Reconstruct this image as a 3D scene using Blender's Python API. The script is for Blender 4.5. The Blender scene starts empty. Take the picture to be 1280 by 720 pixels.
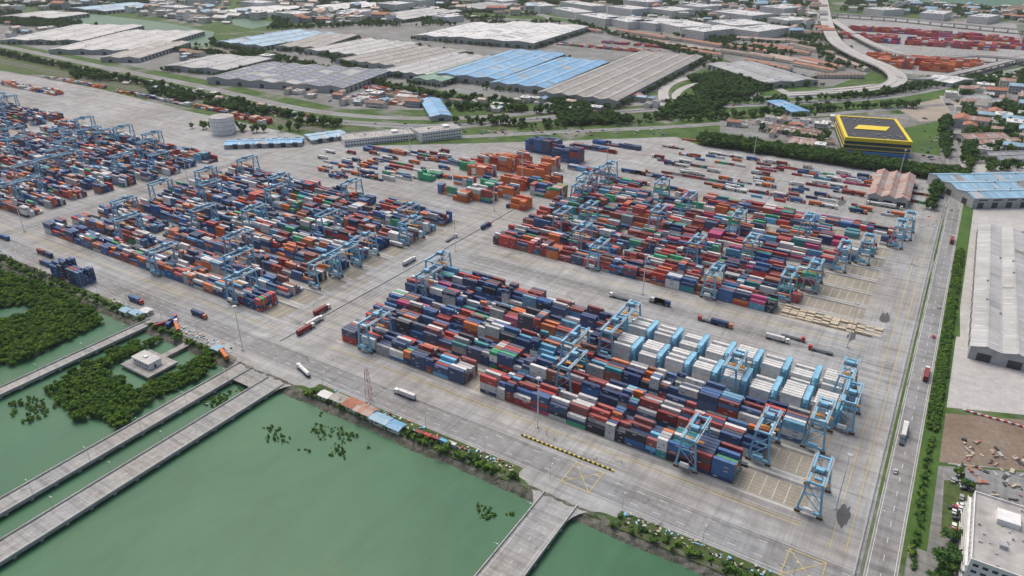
import bpy, math, random
from mathutils import Vector, noise
import bmesh
R=random.Random(7)
H=190.0; FPX=900.0; PITCH=math.atan(455/900.0); BETA=math.radians(31.8)
K=1.42   # site-plan unit -> metres (applied to every object at the end)
U=0.70   # metre -> site-plan unit for standard-size equipment
sp,cp=math.sin(PITCH),math.cos(PITCH); sb,cb=math.sin(BETA),math.cos(BETA)
# Site plan: X runs along the container rows, Y away from the quay.
# S() rectifies a surveyed photo point lying at height z to the site plan.
def S(x,y,z=0.0):
    D=(y-360)/FPX*cp+sp; zc=(H-z)/D
    X=(x-640)/FPX*zc; F=zc*(cp-(y-360)/FPX*sp)
    return (X*cb-F*sb, X*sb+F*cb)
scene=bpy.context.scene
COL=scene.collection
# ---------------------------------------------------------------- materials
def new_mat(name):
    m=bpy.data.materials.new(name); m.use_nodes=True
    nt=m.node_tree; b=nt.nodes['Principled BSDF']; return m,nt,b
def N(nt,t,**k):
    n=nt.nodes.new(t)
    for a,v in k.items(): setattr(n,a,v)
    return n
def ramp(nt,fac,stops):
    r=N(nt,'ShaderNodeValToRGB'); e=r.color_ramp.elements
    e[0].position=stops[0][0]; e[0].color=(*stops[0][1],1)
    e[1].position=stops[-1][0]; e[1].color=(*stops[-1][1],1)
    for p,c in stops[1:-1]:
        q=e.new(p); q.color=(*c,1)
    nt.links.new(fac,r.inputs[0]); return r.outputs[0]
def noise_n(nt,vec,scale,detail=4,rough=.6,dist=0):
    n=N(nt,'ShaderNodeTexNoise'); n.inputs['Scale'].default_value=scale
    n.inputs['Detail'].default_value=detail; n.inputs['Roughness'].default_value=rough; n.inputs['Distortion'].default_value=dist
    nt.links.new(vec,n.inputs['Vector']); return n.outputs['Fac']
def mul(nt,a,b,fac=1.0,mode='MULTIPLY'):
    m=N(nt,'ShaderNodeMix',data_type='RGBA',blend_type=mode)
    if not isinstance(fac,float): nt.links.new(fac,m.inputs[0])
    else: m.inputs[0].default_value=fac
    for s,i in ((a,6),(b,7)):
        if isinstance(s,tuple): m.inputs[i].default_value=(*s,1)
        else: nt.links.new(s,m.inputs[i])
    return m.outputs[2]
def pos(nt):
    g=N(nt,'ShaderNodeNewGeometry'); v=N(nt,'ShaderNodeVectorMath',operation='SCALE'); v.inputs['Scale'].default_value=1/K
    nt.links.new(g.outputs['Position'],v.inputs[0]); return v.outputs[0]
def objc(nt): return N(nt,'ShaderNodeTexCoord').outputs['Object']
def mapping(nt,vec,scale,rot=0):
    m=N(nt,'ShaderNodeMapping'); m.inputs['Scale'].default_value=scale; m.inputs['Rotation'].default_value=(0,0,rot)
    nt.links.new(vec,m.inputs['Vector']); return m.outputs[0]
def g3(x): return (x,x,x)
def plain(name,c,rough=.7,var=.18,scale=.4,metal=0):
    m,nt,b=new_mat(name)
    f=noise_n(nt,pos(nt),scale)
    lo=tuple(x*(1-var) for x in c); hi=tuple(min(1,x*(1+var)) for x in c)
    nt.links.new(ramp(nt,f,[(.3,lo),(.7,hi)]),b.inputs['Base Color'])
    b.inputs['Roughness'].default_value=rough; b.inputs['Metallic'].default_value=metal
    return m
def ground(name,c,dark,big=.012,fine=.25,stain=.45,joints=None,streak=False):
    m,nt,b=new_mat(name); p=pos(nt)
    c1=ramp(nt,noise_n(nt,p,big,6,.65),[(.32,dark),(.62,c)])
    v=noise_n(nt,p,fine,6,.7)
    c2=mul(nt,c1,ramp(nt,v,[(.25,g3(1-stain)),(.6,g3(1)),(.8,g3(1.1))]),1.0)
    if streak:
        for sc,lo in (((.010,.30,1),.66),((.28,.012,1),.78),((.02,.9,1),.80),((.9,.02,1),.86)):
            s=noise_n(nt,mapping(nt,p,sc),1.0,5,.7)
            c2=mul(nt,c2,ramp(nt,s,[(.36,g3(lo)),(.52,g3(1))]),.85)
        s=noise_n(nt,p,.045,5,.75,1.5)      # oil / repair patches
        c2=mul(nt,c2,ramp(nt,s,[(.30,g3(.45)),(.37,g3(1))]),.9)
        s=noise_n(nt,p,.03,4,.6,.8)         # paler re-laid areas
        c2=mul(nt,c2,ramp(nt,s,[(.58,g3(1)),(.62,g3(1.14))]),1.0)
        s=noise_n(nt,p,.02,3,.5)
        c2=mul(nt,c2,ramp(nt,s,[(.4,(1.02,1.0,.97)),(.6,(.97,1,1.03))]),1.0)
    if joints:
        br=N(nt,'ShaderNodeTexBrick'); nt.links.new(p,br.inputs['Vector'])
        br.inputs['Scale'].default_value=1.0; br.inputs['Brick Width'].default_value=joints; br.inputs['Row Height'].default_value=joints
        br.offset=0; br.inputs['Mortar Size'].default_value=.07
        br.inputs['Color1'].default_value=(1,1,1,1); br.inputs['Color2'].default_value=(.88,.88,.88,1); br.inputs['Mortar'].default_value=(.74,.74,.74,1)
        c2=mul(nt,c2,br.outputs['Color'],.6)
    nt.links.new(c2,b.inputs['Base Color']); b.inputs['Roughness'].default_value=.9
    b.inputs['Specular IOR Level'].default_value=.25
    return m
M={}
def land_mat():
    m,nt,b=new_mat('mixed_terrain'); p=pos(nt)
    g=ramp(nt,noise_n(nt,p,.06,6,.7),[(.3,(.03,.065,.018)),(.5,(.065,.12,.03)),(.7,(.12,.165,.055))])
    u=ramp(nt,noise_n(nt,p,.05,8,.8),[(.3,(.10,.11,.09)),(.5,(.20,.20,.18)),(.7,(.34,.33,.30))])
    f=ramp(nt,noise_n(nt,p,.008,5,.6),[(.53,g3(0)),(.59,g3(1))])
    nt.links.new(mul(nt,g,u,f,'MIX'),b.inputs['Base Color']); b.inputs['Roughness'].default_value=.95
    b.inputs['Specular IOR Level'].default_value=.2
    return m
M['land']=land_mat()
M['pave']=ground('yard_concrete',(.46,.457,.445),(.345,.343,.335),.010,.12,.28,5.0,True)
M['pave2']=ground('light_concrete',(.52,.51,.49),(.42,.41,.39),.02,.3,.25,6.0)
M['lot']=ground('lot_asphalt',(.32,.318,.305),(.19,.195,.185),.02,.2,.35,None,True)
M['asph']=ground('worn_asphalt',(.34,.34,.335),(.235,.235,.235),.02,.3,.25,None,True)
M['tracks']=ground('tyre_worn_lane',(.28,.278,.272),(.19,.19,.187),.04,.4,.35,None,True)
M['asphd']=ground('dark_asphalt',(.13,.13,.132),(.09,.09,.092),.03,.3,.3)
M['cause']=ground('causeway_concrete',(.46,.452,.43),(.35,.345,.33),.03,.4,.3,9.0,True)
M['runway']=ground('runway_concrete',(.52,.51,.47),(.40,.39,.36),.03,.4,.3)
M['gravel']=ground('gravel_bed',(.35,.325,.29),(.25,.24,.21),.05,1.2,.4)
M['grass']=ground('grass',(.085,.165,.032),(.045,.10,.02),.03,.5,.4)
M['grassd']=ground('rough_grass',(.10,.14,.045),(.045,.08,.02),.05,.4,.5)
M['soil']=ground('brown_soil',(.27,.22,.17),(.19,.14,.10),.04,.5,.4)
M['sand']=ground('sandy_soil',(.40,.35,.29),(.31,.27,.22),.04,.5,.3)
M['rock']=ground('rock_bank',(.20,.19,.16),(.07,.08,.05),.3,1.2,.6)
M['white']=plain('white_paint',(.74,.74,.72),.6,.12)
M['wline']=plain('road_white_line',(.68,.68,.66),.7,.25,1.0)
M['yline']=plain('road_yellow_line',(.62,.48,.10),.7,.25,1.0)
M['cream']=plain('cream_wall',(.58,.55,.47),.8)
M['wallg']=plain('grey_wall',(.36,.37,.37),.8)
M['walld']=plain('dark_opening',(.035,.04,.045),.5)
M['glass']=plain('window_glass',(.04,.055,.07),.15,.3,.3)
M['black']=plain('black_cladding',(.022,.022,.025),.5)
M['navyc']=plain('navy_cladding',(.02,.05,.14),.5)
M['yellow']=plain('yellow_cladding',(.76,.58,.02),.5,.08)
M['crane']=plain('crane_blue_paint',(.19,.43,.60),.5,.18,.6)
M['craned']=plain('crane_dark_steel',(.05,.07,.09),.5)
M['corange']=plain('bogie_orange',(.60,.27,.05),.6)
M['rubber']=plain('tyre_rubber',(.02,.02,.02),.9)
M['steel']=plain('galvanised_steel',(.42,.43,.44),.5,.1,.5,.3)
M['rack']=plain('rack_blue_paint',(.22,.49,.66),.5)
M['red']=plain('red_paint',(.50,.045,.035),.5)
M['orange']=plain('orange_paint',(.62,.17,.04),.5)
M['bluep']=plain('blue_paint',(.04,.16,.42),.5)
M['greenp']=plain('green_paint',(.05,.28,.13),.5)
M['trunk']=plain('bark',(.10,.075,.05),.9)
M['timber']=plain('pale_timber',(.50,.43,.32),.8)
def roofmat(name,c,var=.18,rust=None,pw=1.0):
    m,nt,b=new_mat(name); o=objc(nt)
    st=noise_n(nt,mapping(nt,o,(.55*pw,.03,.03)),1.0,4,.7)
    c1=ramp(nt,st,[(.3,tuple(x*(1-var) for x in c)),(.7,tuple(min(1,x*(1+var)) for x in c))])
    c2=mul(nt,c1,ramp(nt,noise_n(nt,o,.05,6,.7),[(.3,(.68,.67,.65)),(.6,(1,1,1))]),.9)
    if rust: c2=mul(nt,c2,rust,ramp(nt,noise_n(nt,mapping(nt,o,(.4,.08,.1)),1.0,5,.7),[(.45,g3(0)),(.6,g3(1))]),'MIX')
    nt.links.new(c2,b.inputs['Base Color']); b.inputs['Roughness'].default_value=.5
    w=N(nt,'ShaderNodeTexWave'); w.inputs['Scale'].default_value=.5; nt.links.new(o,w.inputs['Vector'])
    bp=N(nt,'ShaderNodeBump'); bp.inputs['Strength'].default_value=.25; bp.inputs['Distance'].default_value=.1
    nt.links.new(w.outputs['Fac'],bp.inputs['Height']); nt.links.new(bp.outputs[0],b.inputs['Normal'])
    return m
M['rgrey']=roofmat('grey_metal_roof',(.34,.355,.36))
M['rlight']=roofmat('light_metal_roof',(.47,.47,.46))
M['rbrown']=roofmat('brown_grey_roof',(.32,.30,.27))
M['rwhite']=roofmat('white_metal_roof',(.70,.70,.69),.1)
M['rblue']=roofmat('blue_metal_roof',(.16,.39,.63))
M['rblue2']=roofmat('pale_blue_roof',(.27,.46,.60))
M['rgreen']=roofmat('green_metal_roof',(.16,.33,.23))
M['rrust']=roofmat('rusty_roof',(.38,.32,.28),.2,(.34,.12,.07))
M['rtile']=plain('terracotta_tiles',(.36,.15,.09),.8,.3,.15)
M['rtile2']=plain('brown_tiles',(.26,.18,.14),.8,.3,.15)
M['rdeck']=plain('grey_roof_deck',(.37,.36,.34),.8,.25,.2)
M['solar']=plain('solar_panel',(.075,.105,.16),.25,.15,.3)
def water_mat():
    m,nt,b=new_mat('green_water'); p=pos(nt)
    c=ramp(nt,noise_n(nt,p,.010,5,.6),[(.3,(.042,.130,.068)),(.7,(.056,.155,.080))])
    c=mul(nt,c,ramp(nt,noise_n(nt,mapping(nt,p,(.05,.02,.1),.5),1.0,5,.7,.6),[(.35,g3(.88)),(.65,g3(1.06))]),1.0)
    c=mul(nt,c,(.11,.15,.07),ramp(nt,noise_n(nt,p,.03,6,.75),[(.58,g3(0)),(.75,g3(.45))]),'MIX')
    nt.links.new(c,b.inputs['Base Color']); b.inputs['Roughness'].default_value=.35
    b.inputs['Specular IOR Level'].default_value=.16
    bp=N(nt,'ShaderNodeBump'); bp.inputs['Strength'].default_value=.18; bp.inputs['Distance'].default_value=.3
    nt.links.new(noise_n(nt,p,.8,5,.6),bp.inputs['Height']); nt.links.new(bp.outputs[0],b.inputs['Normal'])
    return m
M['water']=water_mat()
def foliage(name,c):
    m,nt,b=new_mat(name)
    oi=N(nt,'ShaderNodeObjectInfo')
    f=noise_n(nt,pos(nt),.6,5,.7)
    a=ramp(nt,f,[(.3,tuple(x*.5 for x in c)),(.5,c),(.72,(c[0]*1.7,c[1]*1.45,c[2]*1.3))])
    r=ramp(nt,oi.outputs['Random'],[(0,(.65,.75,.72)),(.5,(1,1,1)),(1,(1.45,1.2,.9))])
    nt.links.new(mul(nt,a,r,1.0),b.inputs['Base Color']); b.inputs['Roughness'].default_value=.8
    b.inputs['Specular IOR Level'].default_value=.2
    return m
M['fol']=foliage('tree_foliage',(.060,.13,.028))
M['fold']=foliage('dark_foliage',(.040,.098,.022))
M['folm']=foliage('mangrove_foliage',(.078,.165,.022))
def cont_mat():
    m,nt,b=new_mat('container_paint'); a=N(nt,'ShaderNodeAttribute',attribute_name='Col'); p=pos(nt)
    f=ramp(nt,noise_n(nt,p,.5,5,.75),[(.3,g3(.72)),(.6,g3(1)),(.8,g3(1.12))])
    c=mul(nt,a.outputs['Color'],f,1.0)
    c=mul(nt,c,(.16,.11,.08),ramp(nt,noise_n(nt,p,1.5,6,.8),[(.62,g3(0)),(.80,g3(.55))]),'MIX')
    nt.links.new(c,b.inputs['Base Color']); b.inputs['Roughness'].default_value=.55
    b.inputs['Specular IOR Level'].default_value=.3
    return m
M['cont']=cont_mat()
# ---------------------------------------------------------------- mesh builder
class MB:
    def __init__(s): s.v=[];s.f=[];s.m=[];s.c=[];s.mats=[]
    def mi(s,k):
        if k not in s.mats: s.mats.append(k)
        return s.mats.index(k)
    def poly(s,pts,k,col=(1,1,1)):
        i=len(s.v); s.v.extend(pts); s.f.append(tuple(range(i,i+len(pts)))); s.m.append(s.mi(k)); s.c.append(col)
    def box(s,x0,x1,y0,y1,z0,z1,k,col=(1,1,1),topk=None):
        i=len(s.v); mi=s.mi(k); tk=s.mi(topk) if topk else mi
        s.v.extend([(x0,y0,z0),(x1,y0,z0),(x1,y1,z0),(x0,y1,z0),(x0,y0,z1),(x1,y0,z1),(x1,y1,z1),(x0,y1,z1)])
        for f,q in (((0,3,2,1),mi),((4,5,6,7),tk),((0,1,5,4),mi),((1,2,6,5),mi),((2,3,7,6),mi),((3,0,4,7),mi)):
            s.f.append(tuple(i+a for a in f)); s.m.append(q); s.c.append(col)
    def beam(s,a,b,w,k,w2=None):
        a=Vector(a);b=Vector(b);d=(b-a).normalized(); up=Vector((0,0,1)) if abs(d.z)<.9 else Vector((1,0,0))
        x=d.cross(up).normalized()*w/2; y=d.cross(x).normalized()*(w2 or w)/2; i=len(s.v)
        for p in (a,b):
            for q in (x+y,x-y,-x-y,-x+y): s.v.append(tuple(p+q))
        for f in ((0,1,5,4),(1,2,6,5),(2,3,7,6),(3,0,4,7),(3,2,1,0),(4,5,6,7)):
            s.f.append(tuple(i+a_ for a_ in f)); s.m.append(s.mi(k)); s.c.append((1,1,1))
    def cyl(s,c,r,h,k,n=12,axis='z',r2=None):
        i=len(s.v); r2=r if r2 is None else r2
        for j in range(2):
            rr=r if j==0 else r2
            for q in range(n):
                a=2*math.pi*q/n; u,v=rr*math.cos(a),rr*math.sin(a)
                if axis=='z': s.v.append((c[0]+u,c[1]+v,c[2]+j*h))
                else: s.v.append((c[0]+u,c[1]+j*h,c[2]+v))
        for q in range(n):
            s.f.append((i+q,i+(q+1)%n,i+n+(q+1)%n,i+n+q)); s.m.append(s.mi(k)); s.c.append((1,1,1))
        s.f.append(tuple(i+q for q in reversed(range(n)))); s.m.append(s.mi(k)); s.c.append((1,1,1))
        s.f.append(tuple(i+n+q for q in range(n))); s.m.append(s.mi(k)); s.c.append((1,1,1))
    def mesh(s,name,col=False):
        me=bpy.data.meshes.new(name); me.from_pydata(s.v,[],s.f)
        for k in s.mats: me.materials.append(M[k])
        me.polygons.foreach_set('material_index',s.m)
        if col:
            at=me.color_attributes.new('Col','FLOAT_COLOR','CORNER'); d=[]
            for f,c in zip(s.f,s.c): d.extend([c[0],c[1],c[2],1.0]*len(f))
            at.data.foreach_set('color',d)
        me.update(); return me
    def obj(s,name,loc=(0,0,0),rz=0,col=False):
        return place(name,s.mesh(name,col),loc,rz)
def place(name,me,loc=(0,0,0),rz=0,sc=1):
    o=bpy.data.objects.new(name,me); o.location=loc; o.rotation_euler=(0,0,rz); o.scale=(sc,)*3
    COL.objects.link(o); return o
def sheet(name,pts,z,k):
    b=MB(); b.poly([(p[0],p[1],z) for p in pts],k)
    a=sum(pts[i][0]*pts[(i+1)%len(pts)][1]-pts[(i+1)%len(pts)][0]*pts[i][1] for i in range(len(pts)))
    if a<0: b.f[0]=tuple(reversed(b.f[0]))
    return b.obj(name)
def sp_(pts,z=0): return [S(x,y,z) for x,y in pts]
# ---------------------------------------------------------------- ground & water
sheet('seabed',[(-9000,-3000),(9000,-3000),(9000,200),(-9000,200)],-3.2,'soil')
sheet('water',[(-9000,-3000),(9000,-3000),(9000,181),(-9000,181)],-2.0,'water')
b=MB(); b.poly([(-9000,180,0),(9000,180,0),(9000,14000,0),(-9000,14000,0)],'land')
b.poly([(-9000,180,-3),(9000,180,-3),(9000,180,0),(-9000,180,0)],'rock'); b.obj('ground')
b=MB(); xs=list(range(-1500,400,2)); prof=[(181.5,.3),(179.7,-.2),(178,-1.1),(176,-2.6)]
g=[[(x+R.uniform(-.5,.5),t+1.4*noise.noise((x*.06,t*.1,1))+R.uniform(-.3,.3),z+R.uniform(-.25,.25)) for t,z in prof] for x in xs]
for i in range(len(xs)-1):
    for j in range(3): b.poly([g[i][j+1],g[i+1][j+1],g[i+1][j],g[i][j]],'rock')
b.obj('shore_embankment')
sheet('port_pavement',[(-2200,184),(8,184),(8,674),(-206,674)]+sp_([(845,171),(700,176),(560,180),(470,182),(380,170),(240,140),(120,110),(0,88),(-250,40)]),.02,'pave')
# ---------------------------------------------------------------- roads
def smooth(pts,n=6):
    out=[]; P=[pts[0]]+list(pts)+[pts[-1]]
    for i in range(1,len(P)-2):
        p0,p1,p2,p3=P[i-1],P[i],P[i+1],P[i+2]
        for j in range(n):
            t=j/n
            out.append(tuple(.5*((2*p1[k])+(-p0[k]+p2[k])*t+(2*p0[k]-5*p1[k]+4*p2[k]-p3[k])*t*t+(-p0[k]+3*p1[k]-3*p2[k]+p3[k])*t**3) for k in range(len(p1))))
    out.append(tuple(pts[-1])); return out
def resample(pts,step):
    out=[pts[0]]; acc=0
    for a,c in zip(pts,pts[1:]):
        L=math.dist(a,c)
        if L==0: continue
        d=step-acc
        while d<=L:
            out.append(tuple(a[k]+(c[k]-a[k])*d/L for k in range(len(a)))); d+=step
        acc=(acc+L)%step
    return out
def road(name,pts,w,k='asph',z=.05,lines=True,kerb=True,elev=False,sm=True,line='wline',dash=True):
    pts=[(p[0],p[1],p[2] if len(p)>2 else 0.0) for p in pts]
    if sm and len(pts)>2: pts=smooth(pts)
    b=MB(); nrm=[]
    for i in range(len(pts)):
        a=pts[max(0,i-1)]; c=pts[min(len(pts)-1,i+1)]
        d=Vector((c[0]-a[0],c[1]-a[1],0)).normalized(); nrm.append(Vector((-d.y,d.x,0)))
    def off(i,o,dz=0):
        p=pts[i]; n=nrm[i]; return (p[0]+n.x*o,p[1]+n.y*o,p[2]+z+dz)
    def strip(o0,o1,z0,z1,kk,i): b.poly([off(i,o0,z0),off(i+1,o0,z0),off(i+1,o1,z1),off(i,o1,z1)],kk)
    for i in range(len(pts)-1):
        strip(-w/2,w/2,0,0,k,i)
        if kerb:
            kh=.7 if elev else .1; kw=.35
            for sg in (-1,1):
                e=sg*w/2
                strip(min(e,e+sg*kw),max(e,e+sg*kw),kh,kh,'pave2',i)
                strip(e,e,0,kh,'pave2',i); strip(e+sg*kw,e+sg*kw,-.1-(1.2 if elev else 0),kh,'pave2',i)
        if elev:
            strip(w/2,-w/2,-1.3,-1.3,'wallg',i)
        if elev or w>15:
            strip(-.3,.3,.5,.5,'pave2',i); strip(-.3,-.3,.01,.5,'pave2',i); strip(.3,.3,.01,.5,'pave2',i)
        if lines:
            for o in (-w/2+.6,w/2-.6): strip(o-.08,o+.08,.02,.02,line,i)
    if lines and dash:
        rs=resample(pts,3.0)
        for o in ((0,) if w<12 else (-w/4,w/4)):
            for i in range(0,len(rs)-1,3):
                a,c=Vector(rs[i]),Vector(rs[i+1]); d=(c-a).normalized() if (c-a).length>0 else Vector((1,0,0)); n=Vector((-d.y,d.x,0)); q=n*o; n=n*.09
                zz=Vector((0,0,z+.025)); b.poly([tuple(a+q-n+zz),tuple(c+q-n+zz),tuple(c+q+n+zz),tuple(a+q+n+zz)],line)
    if elev:
        rs=resample(pts,25)
        for p in rs:
            if p[2]>2.5: b.cyl((p[0],p[1],-.1),1.1,p[2]-1.0,'wallg',10)
    return b.obj(name)
road('quay_road',[(-1500,197),(8,197)],14,'asph',.04,kerb=False,sm=False)
road('yard_road',[(-267,206),(-267,470),(-290,560)],16,'pave',.05,kerb=False)
road('yard_road',[(-245,343),(2,343)],12,'asph',.045,kerb=False,sm=False)
road('yard_road',[(-8,206),(-8,660)],10,'pave',.06,kerb=False,sm=False,lines=False)
road('yard_road',[(-537,206),(-537,440)],10,'asph',.05,kerb=False,sm=False)
road('boundary_road',[(14,150),(14,620),(20,760),(30,900)],9,'asph',.03,sm=False)
b=MB()
for x0,x1,y in ((-1400,-280,212),(-1400,-280,214),(-243,-4,214.5),(-243,-4,216),(-243,-4,329),(-243,-4,356),(-243,-4,358)): b.box(x0,x1,y,y+.18,.05,.058,'yline' if int(y)%2==0 else 'wline')
for x in (-256,-278,-2.5,2.5): b.box(x,x+.18,210,540,.071,.079,'yline')
b.obj('yard_lane_markings')
def causeway(x,w,y0,y1):
    b=MB(); b.box(x-w/2,x+w/2,y0,y1,-.9,.04,'cause')
    for sg in (-1,1):
        e=x+sg*w/2; b.box(min(e,e-sg*.35),max(e,e-sg*.35),y0,y1-1,.045,.7,'pave2')
        b.box(min(e-sg*1.6,e-sg*1.5),max(e-sg*1.6,e-sg*1.5),y0,y1,.044,.052,'wline')
    y=y0+5
    while y<y1:
        for o in (-w/2+1,0,w/2-1): b.cyl((x+o,y,-3.2),.4,2.35,'wallg',8)
        b.box(x-w/2-.3,x+w/2+.3,y-.5,y+.5,-1.35,-.905,'wallg')
        b.box(x-w/2+.4,x+w/2-.4,y-.05,y+.05,.044,.05,'lot'); y+=9
    y=y0
    while y<y1: b.box(x-.06,x+.06,y,y+2,.044,.055,'wline'); y+=6
    return b.obj('causeway_bridge')
causeway(-241,11,-250,181); causeway(-263.5,9,-250,183); causeway(-341,7,-250,186); causeway(-91.5,14,-250,183)
def jn(x0,x1,w0,w1):   # flared causeway mouth with curved corners
    pts=[(x1+w1,184)]+[(x1+w1-w1*math.sin(a*.157),184-14*(1-math.cos(a*.157))) for a in range(1,11)]
    pts+=[(x0-w0+w0*math.sin(a*.157),184-14*(1-math.cos(a*.157))) for a in range(10,0,-1)]+[(x0-w0,184)]
    sheet('causeway_junction',pts,.06,'cause')
jn(-98.5,-84.5,14,12); jn(-268,-235.5,6,10)
# ---------------------------------------------------------------- containers
NAVY=(.018,.055,.16);NAVY2=(.03,.12,.31);MAR=(.26,.035,.035);RED=(.48,.05,.04);WHT=(.66,.66,.64);ORG=(.62,.16,.04)
MAG=(.50,.05,.18);LBL=(.13,.40,.60);GRN=(.04,.36,.17);GRY=(.36,.37,.38);BRN=(.26,.09,.06);TEAL=(.02,.25,.28);DRK=(.022,.03,.05)
PAL={'A':[(NAVY,27),(NAVY2,16),(MAR,10),(RED,7),(WHT,18),(ORG,4),(DRK,6),(LBL,5),(GRN,3),(GRY,5),(BRN,4),(TEAL,2),(MAG,1)],
'D':[(NAVY,16),(NAVY2,11),(MAR,15),(RED,15),(WHT,15),(ORG,7),(MAG,5),(GRN,7),(BRN,6),(LBL,4),(GRY,4),(TEAL,3),(DRK,2)],
'E':[(NAVY,25),(NAVY2,18),(MAR,9),(RED,7),(WHT,17),(ORG,9),(BRN,5),(LBL,5),(DRK,4),(GRY,5),(GRN,2)],
'O':[(ORG,7),(RED,3),(WHT,1),(MAR,1)],'OW':[(ORG,5),(WHT,5),(NAVY2,2),(RED,2),(GRN,1)],'N':[(NAVY,6),(NAVY2,5),(MAR,1)],'P':[(MAG,3),(RED,6),(ORG,2),(WHT,1),(NAVY2,1)],'G':[(GRN,1)]}
def pick(p):
    L=PAL[p]; c=R.choices([x[0] for x in L],[x[1] for x in L])[0]; k=R.uniform(.75,1.25); f=R.choice((0,.03,.06,.10,.16))  # sun-faded paint
    return tuple(min(.8,q*k*(1-f)+.42*f) for q in c)
def container(b,x,y,z,L,c,mark=True,top=True,u=U):
    W=2.44*u;h=2.59*u; L=L*u
    x1=x+L;y1=y+W;z1=z+h; i=len(b.v); mi=b.mi('cont')
    b.v.extend([(x,y,z),(x1,y,z),(x1,y1,z),(x,y1,z),(x,y,z1),(x1,y,z1),(x1,y1,z1),(x,y1,z1)])
    fs=[(0,1,5,4),(1,2,6,5),(2,3,7,6),(3,0,4,7)]
    if top:
        e=.14*u; zt=z1-.07*u; b.v.extend([(x+e,y+e,zt),(x1-e,y+e,zt),(x1-e,y1-e,zt),(x+e,y1-e,zt)])
        fs+=[(4,5,9,8),(5,6,10,9),(6,7,11,10),(7,4,8,11),(8,9,10,11)]
    l=R.uniform(0,.045)
    for j,f in enumerate(fs):
        b.f.append(tuple(i+a for a in f)); b.m.append(mi)
        if j==8: b.c.append(tuple(q*.95+l for q in c))
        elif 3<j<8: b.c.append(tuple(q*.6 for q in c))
        else: b.c.append(c)
    if mark:
        # plain lettering-sized patch on the long side, door gear on the end
        lc=(.6,.6,.58) if sum(c)<1.2 else (.06,.12,.3)
        if R.random()<.55:
            a=x+L*R.choice((.12,.35,.55)); w=L*R.uniform(.16,.28); zz=z+h*.5
            b.poly([(a,y-.02,zz),(a+w,y-.02,zz),(a+w,y-.02,zz+.6*u),(a,y-.02,zz+.6*u)],'cont',lc)
        for o in (.5,1.0,1.44,1.94):
            b.poly([(x1+.02,y+(o-.03)*u,z+.2*u),(x1+.02,y+(o+.03)*u,z+.2*u),(x1+.02,y+(o+.03)*u,z1-.2*u),(x1+.02,y+(o-.03)*u,z1-.2*u)],'cont',tuple(q*.5+.2 for q in c))
        b.poly([(x1+.015,y+.3*u,z+1.6*u),(x1+.015,y+1.1*u,z+1.6*u),(x1+.015,y+1.1*u,z+2.2*u),(x1+.015,y+.3*u,z+2.2*u)],'cont',lc)
PT_=2.85*U; HT=2.6*U
def block(x0,x1,y0,rows=6,hmin=2,hmax=5,pal='A',name='container_stack',gap=0.03,mark=True,pitch=PT_):
    b=MB(); x=x0; base=R.uniform(hmin,hmax)
    while x<x1-4:
        twenty=R.random()<.3; L=6.06 if twenty else 12.19
        if x+L*U>x1+1: L=6.06
        if R.random()<gap: x+=(L+.5)*U; continue
        base=.5*base+.5*R.uniform(hmin,hmax+.5)
        bc=pick(pal)
        for r in range(rows):
            hh=int(round(base+R.choice((-2,-1,-1,0,0,0,0,1))))
            hh=max(0 if R.random()<.4 else 1,min(hmax,hh))
            cc=bc if R.random()<.38 else pick(pal)
            for q in range(hh):
                if R.random()<.5: cc=bc if R.random()<.3 else pick(pal)
                container(b,x+R.uniform(-.05,.05),y0+r*pitch+R.uniform(-.04,.04),.03+q*HT,L,cc,mark and (r<2 or q>=hh-2),q==hh-1)
        x+=(L+(.35 if twenty else .5))*U
    if b.v: return b.obj(name,col=True)
BW=6*PT_
def lane_marks(x0,x1,y0):
    b=MB()
    for yy in (y0-1.6,y0+14.7): b.box(x0,x1,yy-.6,yy+.6,.03,.045,'runway')
    b.box(x0,x1,y0+BW+.15,y0+14.0,.022,.034,'tracks')
    b.box(x0,x1,y0-.2,y0+BW,.021,.028,'gravel')
    x=x0
    while x<x1: b.box(x-.18,x+.18,y0-.2,y0+BW,.03,.05,'runway'); x+=6.35*U
    for r in range(7): b.box(x0,x1,y0+r*PT_-.2,y0+r*PT_-.09,.03,.052,'yline')
    b.obj('yard_slot_markings')
P=19.2
YC=[223+P*i for i in range(5)]
for i,y in enumerate(YC):
    lane_marks(-243,-6,y)
    block([-240,-243,-245,-246,-246][i],[-40,-34,-20,-118,-118][i],y,6,3,5,'A')
def reefer(x0,x1,y0,name='reefer_container_stack'):
    b=MB(); x=x0; d=BW
    while x+9<x1:
        n=R.choice((4,5,5))
        for r in range(6):
            for q in range(max(2,n-R.choice((0,0,0,1)))):
                k=R.uniform(.62,.76); container(b,x,y0+r*PT_,.03+q*HT,12.19,(k,k,k*.97),False,True)
        for q in range(6):
            for yy in (y0-.3,y0+d/2,y0+d):
                if q<5: b.beam((x+9.1,yy,q*HT),(x+9.1,yy,q*HT+HT),.2,'rack'); b.beam((x+11.2,yy,q*HT),(x+11.2,yy,q*HT+HT),.2,'rack')
            b.box(x+9.0,x+11.3,y0-.4,y0+d+.1,q*HT+.03,q*HT+.15,'rack')
            b.box(x+9.0,x+9.06,y0-.4,y0+d+.1,q*HT+.6,q*HT+.75,'rack')
        x+=13.2
    b.obj(name,col=True)
reefer(-116,-4,YC[3]); reefer(-116,-4,YC[4])
YD=[368+P*i for i in range(9)]
XE=[-58,-50,-45,-45,-40,-30,-22,-16,-14]
for i,y in enumerate(YD):
    lane_marks(-243,-18,y)
    block(-243 if i<8 else -236,XE[i],y,6,[2.5,2,2,2,2,1.6,1.5,1,.6][i],[4,4,5,4,4,4,3,3,2][i],'D',gap=[.03,.04,.03,.04,.05,.08,.1,.15,.2][i],mark=i<4)
b=MB()
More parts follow.
